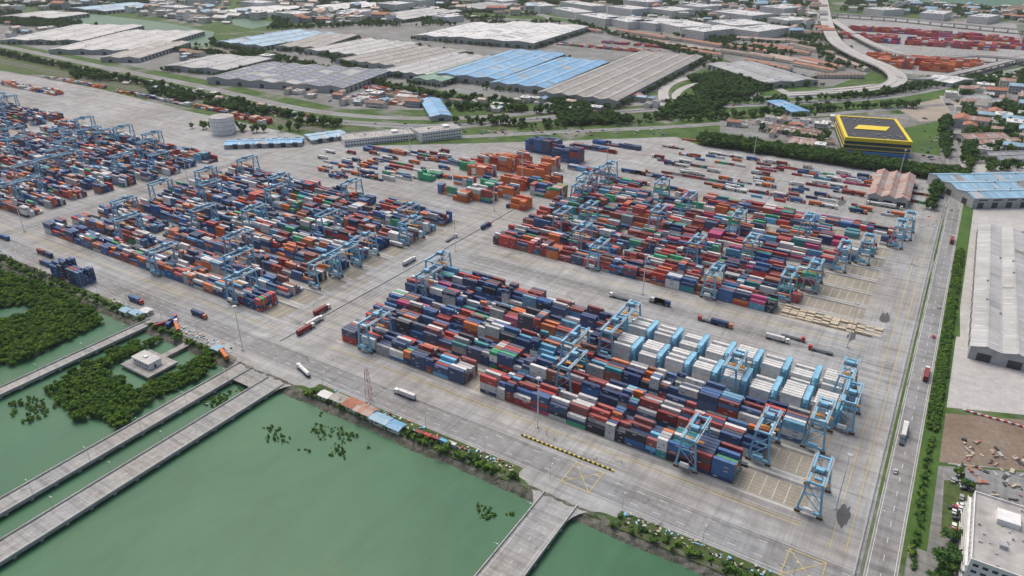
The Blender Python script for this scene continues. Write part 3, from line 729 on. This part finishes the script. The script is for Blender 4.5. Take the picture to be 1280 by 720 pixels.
for k in range(3):
    pts=smooth(P3([(0,74+k*2),(120,99+k*2),(250,126+k*2),(380,157+k*2),(440,170+k*2)]))
    for a,c in zip(pts,pts[1:]):
        b.beam((a[0],a[1],.1),(c[0],c[1],.1),2.6,'gravel',.1)
        d=Vector((c[0]-a[0],c[1]-a[1],0)).normalized(); n=Vector((-d.y,d.x,0))*.55
        for s in (-1,1): b.beam((a[0]+n.x*s,a[1]+n.y*s,.25),(c[0]+n.x*s,c[1]+n.y*s,.25),.12,'craned')
b.obj('railway_track')
WH=[((0,50),(92,31),(55,62),7,'rlight',3,{}),((60,62),(160,38),(122,78),7,'rlight',4,{}),((125,72),(195,52),(150,80),7,'rbrown',2,{}),
 ((270,52),(365,37),(305,62),7,'rblue2',3,{}),((205,82),(270,68),(242,97),7,'rgrey',2,{}),
 ((258,97),(385,126),(330,78),8,'rgrey',6,dict(solar=True,swap=True)),
 ((345,58),(372,68),(400,42),7,'rbrown',3,dict(swap=True)),((380,62),(418,76),(455,48),7,'rlight',4,dict(swap=True)),((420,74),(470,90),(510,56),7,'rbrown',5,dict(swap=True)),((475,88),(520,100),(560,66),7,'rlight',4,dict(swap=True)),((515,98),(545,104),(602,72),7,'rgreen',2,dict(swap=True)),
 ((520,44),(600,58),(590,28),8,'rwhite',4,dict(swap=True)),((560,46),(640,62),(640,27),10,'rwhite',3,dict(swap=True)),
 ((545,92),(612,103),(640,62),9,'rblue',3,dict(swap=True)),((612,103),(668,116),(700,72),8,'rblue',3,dict(swap=True)),
 ((672,115),(775,124),(800,64),9,'rbrown',5,dict(swap=True)),((885,80),(960,104),(925,72),7,'rgrey',2,{}),
 ((525,124),(538,146),(548,121),5,'rblue',1,{}),((285,175),(380,172),(290,181),4,'rblue',1,dict(rise=1)),((380,168),(425,162),(384,176),4,'rblue2',1,dict(rise=1)),
 ((958,126),(990,140),(972,122),5,'rblue',1,dict(rise=.8)),((1085,243),(1097,213),(1134,262),6,'rrust',3,{}),
 ((1218,248),(1340,246),(1216,216),8,'rblue2',3,{}),((1214,432),(1224,280),(1330,440),7,'rlight',3,dict(rise=1.5)),
 ((1155,98),(1190,104),(1175,92),6,'rwhite',1,{}),((960,160),(1020,170),(970,155),4,'rtile2',2,{}),((985,178),(1015,182),(990,170),4,'rrust',1,{}),
 ((1225,130),(1260,128),(1228,118),5,'rgrey',2,{}),((1225,180),(1280,178),(1225,166),5,'rrust',2,{}),((1250,200),(1300,198),(1250,190),5,'rgrey',2,{}),
 ((85,10),(160,3),(110,16),7,'rblue2',2,{}),((270,14),(330,6),(290,22),7,'rwhite',2,{}),((380,8),(450,2),(400,14),7,'rwhite',3,{}),((455,20),(530,10),(480,28),7,'rlight',3,{}),((0,20),(50,14),(10,30),7,'rlight',2,{}),((560,8),(610,2),(580,14),7,'rgrey',2,{})]
for A,B,C,h,roof,bays,kw in WH: warehouse('warehouse',A,B,C,h,roof,bays,**kw)
NW=len(AVOID)
for A,B,C,h in [((425,168),(510,160),(428,176),6),((515,160),(565,154),(517,168),9)]: storeys('office_building',A,B,C,h,'white','rdeck')
for A,B,C,h in [((690,10),(720,16),(696,6),14),((722,18),(756,24),(728,13),14),((700,2),(740,8),(704,-1),14),((757,22),(785,28),(765,16),14),((788,26),(820,30),(796,19),14),((822,28),(850,34),(832,20),15),((852,36),(880,40),(862,26),15),((885,26),(915,32),(893,17),15),((915,36),(948,40),(922,26),15),((960,22),(985,26),(966,17),13),((890,14),(940,20),(895,9),13),((610,0),(630,2),(612,-3),12),
 ((345,16),(370,18),(350,12),14),((420,14),(445,16),(424,10),16),((300,2),(325,4),(304,-1),16),((540,20),(560,22),(544,16),12),((655,4),(675,8),(660,0),16),((760,8),(790,12),(765,4),15),((810,10),(840,14),(815,5),15),((780,0),(810,3),(784,-3),18),((850,6),(875,9),(853,2),16),((950,8),(980,11),(954,4),16),((200,8),(225,10),(204,5),14),((1080,10),(1105,13),(1083,6),14),((470,4),(495,6),(474,0),18),((500,-1),(525,1),(504,-4),20),((230,-2),(250,0),(234,-5),18),((1150,16),(1180,18),(1153,12),14),((1210,20),(1235,22),(1213,16),14)]:
    storeys('apartment_block',A,B,C,h,'white','rwhite')
for i,(x0,y0,x1,y1) in enumerate([(770,40,830,50),(775,47,835,57),(840,50,900,60),(830,58,890,66),(895,58,960,68),(900,66,965,76),(955,62,1010,70),(960,72,1020,84),(930,78,985,90),(985,58,1040,70),(990,82,1040,92),(1040,74,1080,90),(1045,64,1070,72),(1020,98,1080,98),(860,44,910,50),(920,50,980,54),(700,34,750,42),(800,44,850,52),(850,64,900,72),(935,70,990,80),(1000,76,1050,88),(975,52,1030,60),(940,58,990,64)]):
    terrace((x0,y0),(x1,y1),9,4.6,('rtile','rtile2','rtile','rrust')[i%4],'cream')
storeys('apartment_building',(1218,615),(1213,700),(1310,622),13,'white','rdeck',2.3,2.6,True)
# showroom: navy/black walls, dark roof framed in yellow, plain stand-in mark
def showroom():
    a,rz,L,W=frame((1057,172),(1140,178),(1067,146),14); b=MB()
    b.box(0,L,0,W,-.1,14,'navyc',topk='black')
    for z in (3.6,7.6):
        for x0,x1,y0,y1 in ((-.4,L+.4,-.4,-.001),(-.4,L+.4,W+.001,W+.4),(-.4,-.001,0,W),(L+.001,L+.4,0,W)): b.box(x0,x1,y0,y1,z,z+.8,'yellow')
    for x0,x1,y0,y1 in ((-.5,L+.5,-.5,-.001),(-.5,L+.5,W+.001,W+.5),(-.5,-.001,0,W),(L+.001,L+.5,0,W)): b.box(x0,x1,y0,y1,11.4,14.6,'yellow')
    t=2.2
    for x0,x1,y0,y1 in ((0,L,0,t),(0,L,W-t,W),(0,t,t,W-t),(L-t,L,t,W-t)): b.box(x0,x1,y0,y1,14.002,14.6,'yellow')
    cx,cy=L*.5,W*.5; k=min(L,W)*.22
    b.poly([(cx-k*1.4,cy-k*.7,14.5),(cx+k*.9,cy-k*.7,14.5),(cx+k*1.4,cy+k*.7,14.5),(cx-k*.9,cy+k*.7,14.5)],'yellow')
    for q in range(22): x=R.uniform(4,L-5);y=R.choice((R.uniform(3,W*.22),R.uniform(W*.78,W-5))); b.box(x,x+1.4,y,y+1.2,14.003,15,'steel')
    x=1.5
    while x<L-3:
        for z in (.8,5,8.9): b.box(x,x+2.4,-.06,-.001,z,z+1.9,'glass')
        x+=3.4
    y=1.5
    while y<W-3:
        for z in (.8,5,8.9): b.box(L+.001,L+.06,y,y+2.4,z,z+1.9,'bluep')
        y+=3.4
    b.box(0,L,-4,-.5,0,2.6,'bluep')
    b.obj('black_yellow_showroom',(a.x,a.y,0),rz)
showroom()
x,y=S(280,166); b=MB(); b.cyl((0,0,0),12,17,'white',40); b.cyl((0,0,17),12,1.6,'rdeck',40,'z',.5)
for z in (4,8.5,13,16.5): b.cyl((0,0,z),12.15,.35,'wallg',40)
for k in range(20): b.beam((12.4*math.cos(k*.13),12.4*math.sin(k*.13),k*.85),(12.4*math.cos(k*.13+.13),12.4*math.sin(k*.13+.13),k*.85+.85),.6,'steel',.1)
b.obj('storage_tank',(x,y,0))
b=MB(); b.cyl((0,0,0),2,22,'white',12); b.cyl((0,0,22),3,4,'white',16,'z',8); b.cyl((0,0,26),8,4,'white',16); b.cyl((0,0,30),8,2,'white',16,'z',1); x,y=S(851,14); b.obj('water_tower',(x,y,0))
x,y=-305,158
b=MB(); b.box(-11,11,-8,8,-1,.1,'cause')
for xx in (-9,0,9):
    for yy in (-6,6): b.cyl((xx,yy,-3.2),.4,2.2,'wallg',8)
b.box(-7,6,-3.5,3.0,.1,3.2,'white'); b.box(-7.4,6.4,-3.9,3.4,3.2,3.45,'rlight'); b.box(-2,0,-1,.5,3.45,4,'white')
for xx in (-5.5,-3.5,-1.5,.5,2.5,4.2): b.box(xx,xx+1,-3.56,-3.5,1.2,2.1,'glass')
b.box(6,6.06,-1,.0,.1,1.6,'walld'); b.box(-2,2,8,24,-.4,.08,'cause'); b.obj('pump_house',(x,y,0))
def shed(px,py,L,W,h,roof,wall='cream',rz=0):
    x,y=S(px,py); b=MB(); b.box(0,L,0,W,-.1,h,wall); b.poly([(-.3,-.4,h-.05),(L+.3,-.4,h-.05),(L+.3,W/2,h+.6),(-.3,W/2,h+.6)],roof); b.poly([(-.3,W/2,h+.6),(L+.3,W/2,h+.6),(L+.3,W+.4,h-.05),(-.3,W+.4,h-.05)],roof)
    for xx in (0,L): b.poly([(xx,0,h),(xx,W,h),(xx,W/2,h+.55)],wall)
    b.box(1,1.8,-.05,-.001,0,1.5,'walld'); b.box(3,4.1,-.05,-.001,.8,1.5,'glass'); b.box(L+.001,L+.05,W*.3,W*.6,.7,1.4,'glass'); b.obj('site_shed',(x,y,0),rz)
for a in [(398,498,6,4,2.2,'rwhite'),(412,503,8,5,2.4,'rbrown'),(428,511,8,6,2.6,'rtile'),(442,518,9,6,2.6,'rrust'),(462,528,9,5,2.4,'rblue2'),(480,536,8,5,2.2,'rblue'),(150,392,6,4,2.4,'rblue2'),(162,395,8,4,2.4,'rblue2'),(176,392,6,4,2.2,'rwhite'),(265,440,5,4,2.4,'rblue2'),(1003,210,7,5,3,'rbrown'),(1040,226,6,4,3,'rlight')]: shed(*a)
b=MB()
for i in range(5): x,y=S(518+i*10,543+i*3.5); container(b,x,y,.08,6.06,(MAR,RED,MAR,LBL,WHT)[i],False)
b.obj('site_container',col=True)
for px,py in [(208,408),(222,412),(280,446),(215,405)]: x,y=S(px,py); put_truck(x,y,R.uniform(0,3))
def clutter(name,box_,n,keys,smax=1.6):
    b=MB()
    for i in range(n):
        x=R.uniform(box_[0],box_[1]); y=R.uniform(box_[2],box_[3]); l,w,h=R.uniform(.4,smax),R.uniform(.3,smax*.5),R.uniform(.2,.9); a=R.uniform(0,3); k=R.choice(keys)
        b.beam((x,y,h/2),(x+l*math.cos(a),y+l*math.sin(a),h/2),w,k,h)
    b.obj(name)
clutter('scrap_materials',(-70,-10,183,188),100,['steel','rack','timber','walld','rbrown']); clutter('scrap_materials',(-215,-115,184,188),120,['steel','rack','timber','walld','red'])
clutter('dock_equipment',(-335,-280,184,189),80,['rack','corange','white','walld','steel']); clutter('stored_pipes',(-520,-440,181,187),160,['walld','rubber','craned'])
clutter('building_materials',(32,75,255,300),150,['rrust','timber','steel','rrust','walld'],3.5)
clutter('dock_equipment',(-24,4,560,660),60,['rack','white','orange','greenp'])
for k in range(6):
    x0,y0=R.uniform(-1300,-300),R.uniform(183,188); clutter('dock_equipment',(x0,x0+20,y0,y0+3),15,['rack','white','orange','greenp'])
b=MB()
for i in range(40): b.box(-123+i*1.05,-123+i*1.05+1.0,205.5,206.0,.05,.8,'yellow' if i%2 else 'black')
b.obj('striped_barrier')
b=MB()
for i in range(26): x=32+i*1.4; b.box(x,x+1.35,322,322.5,.02,.8,'red' if i%2 else 'white')
b.obj('striped_barrier')
def hatch(x0,x1,y0,y1):
    b=MB()
    for a in ((x0,x1,y0,y0+.2),(x0,x1,y1-.2,y1),(x0,x0+.2,y0,y1),(x1-.2,x1,y0,y1)): b.box(*a,.1,.105,'yline')
    b.beam((x0,y0,.112),(x1,y1,.112),.2,'yline',.01); b.beam((x0,y1,.125),(x1,y0,.125),.2,'yline',.01); b.obj('yellow_box_marking')
hatch(-96,-84,190,203); hatch(-14,-2,189,202)
def mast(h,n):
    b=MB(); b.cyl((0,0,0),.4,h,'white',10,'z',.16); b.cyl((0,0,h),1.1,.25,'steel',12)
    for i in range(n): a=6.283*i/n; b.box(1.3*math.cos(a)-.3,1.3*math.cos(a)+.3,1.3*math.sin(a)-.3,1.3*math.sin(a)+.3,h-.35,h-.01,'steel')
    b.box(-.9,.9,-.9,.9,-.1,.5,'wallg'); return b.mesh('high_mast_light')
MM=mast(32,8)
for x,y in [(-276,190),(-257,345),(-130,352),(-20,352),(-250,560),(-530,215),(-530,345),(-400,412),(-276,420),(-110,556),(-3,480),(-4,230),(-700,215),(-810,330),(-810,215),(-300,500),(-150,660),(-420,500),(-560,470),(-30,660),(-1070,230),(-1070,350),(-950,214),(-120,214)]: place('high_mast_light',MM,(x,y,.02),0,.78)
b=MB(); b.cyl((0,0,0),.12,8,'steel',8,'z',.07); b.beam((0,0,8),(1.8,0,8.3),.09,'steel'); b.box(1.5,2.3,-.15,.15,8.2,8.35,'white'); LP=b.mesh('street_lamp')
for y in range(-30,180,22):
    for x,r in ((-245.8,0),(-259.7,math.pi),(-338,math.pi),(-97.8,0)): place('street_lamp',LP,(x,y,.0),r,.8)
for x in range(-700,0,30): place('street_lamp',LP,(x,189,.02),math.pi/2,.8)
for y in range(230,620,25): place('street_lamp',LP,(9.3,y,.02),0,.8)
b=MB(); x,y=S(462,503)
for z in range(0,18,2):
    w=1.3-z*.045; w2=1.3-(z+2)*.045
    for sx,sy in ((-1,-1),(1,-1),(1,1),(-1,1)):
        b.beam((sx*w,sy*w,z),(sx*w2,sy*w2,z+2),.14,'red' if (z//4)%2 else 'white'); b.beam((sx*w,sy*w,z),(-sy*w2,sx*w2,z+2),.08,'red')
b.obj('lattice_mast',(x,y,0))
b=MB(); y=200
while y<640: b.beam((6.5,y,0),(6.5,y,1.8),.1,'steel'); b.beam((6.5,y,1.75),(6.5,y+3,1.75),.06,'steel'); b.beam((6.5,y,.8),(6.5,y+3,.8),.06,'steel'); b.beam((6.5,y,1.3),(6.5,y+3,1.3),.06,'steel'); y+=3
b.box(6.2,6.8,200,640,0,.4,'wallg'); b.obj('boundary_fence')
for cx,cy,r in ((-1,228,4.5),(-8,395,5),(-200,560,8),(-60,575,6),(-20,365,4)):
    n=18; sheet('asphalt_patch',[(cx+r*(.5+.35*noise.noise((a*.9,cx,0)))*math.cos(a*.349),cy+r*(1.3+.9*noise.noise((a*.9,cx,5)))*math.sin(a*.349)) for a in range(n)],.085,'asphd')
# small buildings filling the town and industrial fringe
def small(kind,rr):
    b=MB(); L,W,h=rr.uniform(10,24),rr.uniform(7,13),rr.uniform(3,8); rf=kind
    b.box(0,L,0,W,-.1,h,rr.choice(('cream','white','wallg')))
    if kind in('rdeck','rwhite'):
        b.box(-.3,L+.3,-.3,W+.3,h,h+.4,kind); b.box(L*.3,L*.3+2.5,W*.4,W*.4+2,h+.4,h+2,'white'); b.box(L*.7,L*.7+1.2,W*.3,W*.3+1.2,h+.4,h+1.4,'steel')
    else:
        b.poly([(-.4,-.5,h-.1),(L+.4,-.5,h-.1),(L+.4,W/2,h+2),(-.4,W/2,h+2)],rf); b.poly([(-.4,W/2,h+2),(L+.4,W/2,h+2),(L+.4,W+.5,h-.1),(-.4,W+.5,h-.1)],rf)
        for x in (0,L): b.poly([(x,0,h),(x,W,h),(x,W/2,h+1.9)],'cream')
    z=.8
    while z+1.2<h:
        x=1
        while x<L-2:
            for y,s in ((0,-1),(W,1)): b.box(x,x+1.3,min(y,y+s*.05),max(y,y+s*.05),z,z+1,'glass')
            x+=2.6
        z+=2.3
    b.box(L*.5,L*.5+1.4,-.07,-.001,0,1.7,'walld'); b.box(L*.2,L*.8,-2.5,-.55,1.9,2.0,rr.choice(('rgrey','rrust','rlight')))
    return b.mesh('small_building')
rr=random.Random(5); SM=[small(k,rr) for k in ('rtile','rtile2','rgrey','rlight','rwhite','rdeck','rrust','rblue2','rdeck','rbrown','rwhite')]
def fill(n,poly,rz,sc=(.8,1.4)):
    k=0
    for t in range(n*4):
        if k>=n: break
        px=R.uniform(min(p[0] for p in poly),max(p[0] for p in poly)); py=R.uniform(min(p[1] for p in poly),max(p[1] for p in poly))
        if not inside((px,py),poly): continue
        q=S(px,py)
        if blocked(q) or blocked((q[0]+10,q[1]+6)): continue
        place('small_building',R.choice(SM),(q[0],q[1],0),rz+R.choice((0,0,math.pi/2)),R.uniform(*sc)); k+=1
fill(170,[(340,-4),(690,-4),(690,16),(560,26),(350,34)],.3,(1,2.2)); fill(80,[(1205,106),(1300,95),(1300,205),(1210,208)],0); fill(130,[(690,4),(1020,0),(1030,50),(900,40),(760,34)],.5,(1,2))
fill(140,[(0,0),(260,-2),(340,30),(250,30),(100,12),(0,14)],.2,(1,2.2)); fill(80,[(1060,2),(1280,12),(1280,28),(1070,18)],.1,(1,2)); fill(30,[(560,128),(830,126),(820,140),(580,142)],.1,(.5,.9))
fill(25,[(100,96),(330,150),(400,150),(250,115)],.2,(.5,.8)); fill(22,[(902,154),(1050,152),(1050,195),(930,170)],.1,(.5,.9)); fill(30,[(330,84),(560,134),(430,134),(330,118)],.2,(.6,1.1)); fill(14,[(1190,118),(1240,120),(1230,145),(1195,140)],.1); fill(40,[(0,30),(330,76),(330,90),(0,50)],.2,(.7,1.4))
# ---------------------------------------------------------------- far vegetation
for a in AVOID[NR:NW]:
    if a[2]>640:   # planting strips round the far warehouses
        p=a[4]; cx=sum(q[0] for q in p)/4; cy=sum(q[1] for q in p)/4
        for i in range(4):
            if R.random()<.25: continue
            A_,B_=p[i],p[(i+1)%4]; e=[]
            for q in (A_,B_):
                d=math.hypot(q[0]-cx,q[1]-cy); e.append((q[0]+(q[0]-cx)/d*5,q[1]+(q[1]-cy)/d*5))
            scat_line('planting_strip_trees',e,5.5,1.5,.6,1.3,PT,0,1,.35)
for pts,w,n in [([(255,52),(300,64),(345,74),(450,102),(545,122),(640,132)],9,3),([(560,136),(640,138),(700,142)],8,3),([(395,62),(450,92)],6,2),([(0,30),(70,34),(130,42)],10,3),([(190,58),(240,66),(330,74)],9,3),([(700,155),(740,154),(790,154)],10,4),([(570,152),(640,158),(700,160)],8,2),
 ([(60,12),(120,8),(200,2)],25,4),([(120,26),(180,34),(255,52)],12,3),([(310,6),(400,20),(500,6),(620,10)],25,3),([(340,36),(420,34),(520,24),(560,22)],12,3),([(715,28),(760,42),(830,60),(900,70)],8,2),([(830,45),(900,52),(980,56)],8,1),([(990,44),(1020,60),(1045,90)],8,1),([(1030,125),(1100,120),(1180,106)],6,2),([(860,152),(960,144),(1060,136),(1150,134)],6,2),([(1205,120),(1215,160),(1210,210)],5,3),([(1240,108),(1290,100)],8,3),([(1230,160),(1280,160)],5,2),([(1235,215),(1280,208)],5,2),([(0,68),(120,94),(250,121),(380,151)],4,2),([(380,156),(430,158)],5,2),([(245,160),(330,166),(380,162)],5,1),([(1180,150),(1180,200)],4,2),([(880,132),(960,128),(1020,128)],5,2),([(830,60),(880,74),(960,108)],6,2)]:
    scat_line('distant_trees',[S(*p) for p in pts],4.5,w,.7,1.6,PT,0,n,.25)
for poly,st,thr in [([(845,112),(865,98),(930,94),(975,108),(935,122),(880,146),(850,146)],4.5,-.1),([(1130,4),(1280,14),(1400,18),(1400,28),(1280,26),(1120,16)],8,-.3),([(0,-6),(350,-6),(250,4),(0,10)],9,-.25),([(350,-6),(1000,-6),(1000,4),(620,6),(350,4)],9,-.2),([(1060,0),(1150,6),(1150,18),(1050,14)],8,-.2),([(1195,660),(1225,650),(1220,740),(1160,740)],3.5,0),([(340,0),(700,0),(700,30),(340,36)],9,-.05),([(750,0),(1020,0),(1080,90),(900,60)],9,.0),([(1205,100),(1300,90),(1300,215),(1205,215)],6,.0),([(0,14),(260,40),(260,60),(0,30)],8,-.05),([(690,128),(850,122),(850,150),(700,158)],6,.05),([(90,88),(380,150),(380,160),(90,98)],6,.1)]:
    scat_poly('distant_woodland',sp_(poly),st,.7,1.6,PT,0,thr,.012)
scat_poly('roadside_trees',sp_([(1190,595),(1215,598),(1210,612),(1190,610)]),3.5,.4,.8,PT)
for i in range(260):
    px,py=R.choice([(R.uniform(560,830),R.uniform(162,170)),(R.uniform(1150,1195),R.uniform(145,200)),(R.uniform(900,1050),R.uniform(150,160)),(R.uniform(1210,1275),R.uniform(120,210)),(R.uniform(400,540),R.uniform(100,132)),(R.uniform(1190,1215),R.uniform(600,700))])
    x,y=S(px,py)
    if not blocked((x,y)): put_car(x,y,.08,R.choice((0,1.57,.2)))
hw=resample(P3([(0,64),(120,90),(250,117),(380,147),(430,153),(560,158),(700,146),(830,136),(960,130),(1100,122),(1200,104)]),30)
for a,c in zip(hw,hw[1:]):
    rz=math.atan2(c[1]-a[1],c[0]-a[0])
    if R.random()<.7: put_car(a[0],a[1]+R.uniform(-4,4),.1,rz)
    elif R.random()<.5: put_truck(a[0],a[1]+4,rz)
# ---------------------------------------------------------------- real-world scale
for o in list(COL.objects):
    o.location=[q*K for q in o.location]; o.scale=[q*K for q in o.scale]
# ---------------------------------------------------------------- atmosphere
m=bpy.data.materials.new('humid_air'); m.use_nodes=True; nt=m.node_tree; nt.nodes.clear()
vs_=nt.nodes.new('ShaderNodeVolumeScatter'); vs_.inputs['Density'].default_value=3.6e-5; vs_.inputs['Color'].default_value=(.93,.97,1,1)
mo=nt.nodes.new('ShaderNodeOutputMaterial'); nt.links.new(vs_.outputs[0],mo.inputs['Volume'])
M['air']=m; b=MB(); b.box(-9000,9000,-3000,14000,-30,700,'air'); b.obj('atmosphere_haze')
# ---------------------------------------------------------------- light, sky, camera
w=bpy.data.worlds.new('World'); scene.world=w; w.use_nodes=True; nt=w.node_tree
sky=nt.nodes.new('ShaderNodeTexSky'); sky.sky_type='NISHITA'; sky.sun_disc=False
EL,AZ=math.radians(58),math.radians(-60)
sky.sun_elevation=EL; sky.sun_rotation=AZ; sky.dust_density=6; sky.air_density=1.0
bg=nt.nodes['Background']; bg.inputs['Strength'].default_value=.15; nt.links.new(sky.outputs[0],bg.inputs['Color'])
ld=bpy.data.lights.new('sun','SUN'); ld.energy=1.5; ld.angle=math.radians(36); ld.color=(1,.965,.91)
so=bpy.data.objects.new('sun',ld); COL.objects.link(so)
dirv=Vector((math.sin(AZ)*math.cos(EL),math.cos(AZ)*math.cos(EL),math.sin(EL)))
so.rotation_euler=dirv.to_track_quat('Z','Y').to_euler()
cd=bpy.data.cameras.new('camera'); cam=bpy.data.objects.new('camera',cd); COL.objects.link(cam)
cam.location=(0,0,H*K); cam.rotation_euler=(math.pi/2-PITCH,0,BETA); cd.lens=36*FPX/1280; cd.sensor_width=36; cd.clip_end=30000; cd.clip_start=1
scene.camera=cam
scene.view_settings.view_transform='Standard'; scene.view_settings.look='None'; scene.view_settings.exposure=0
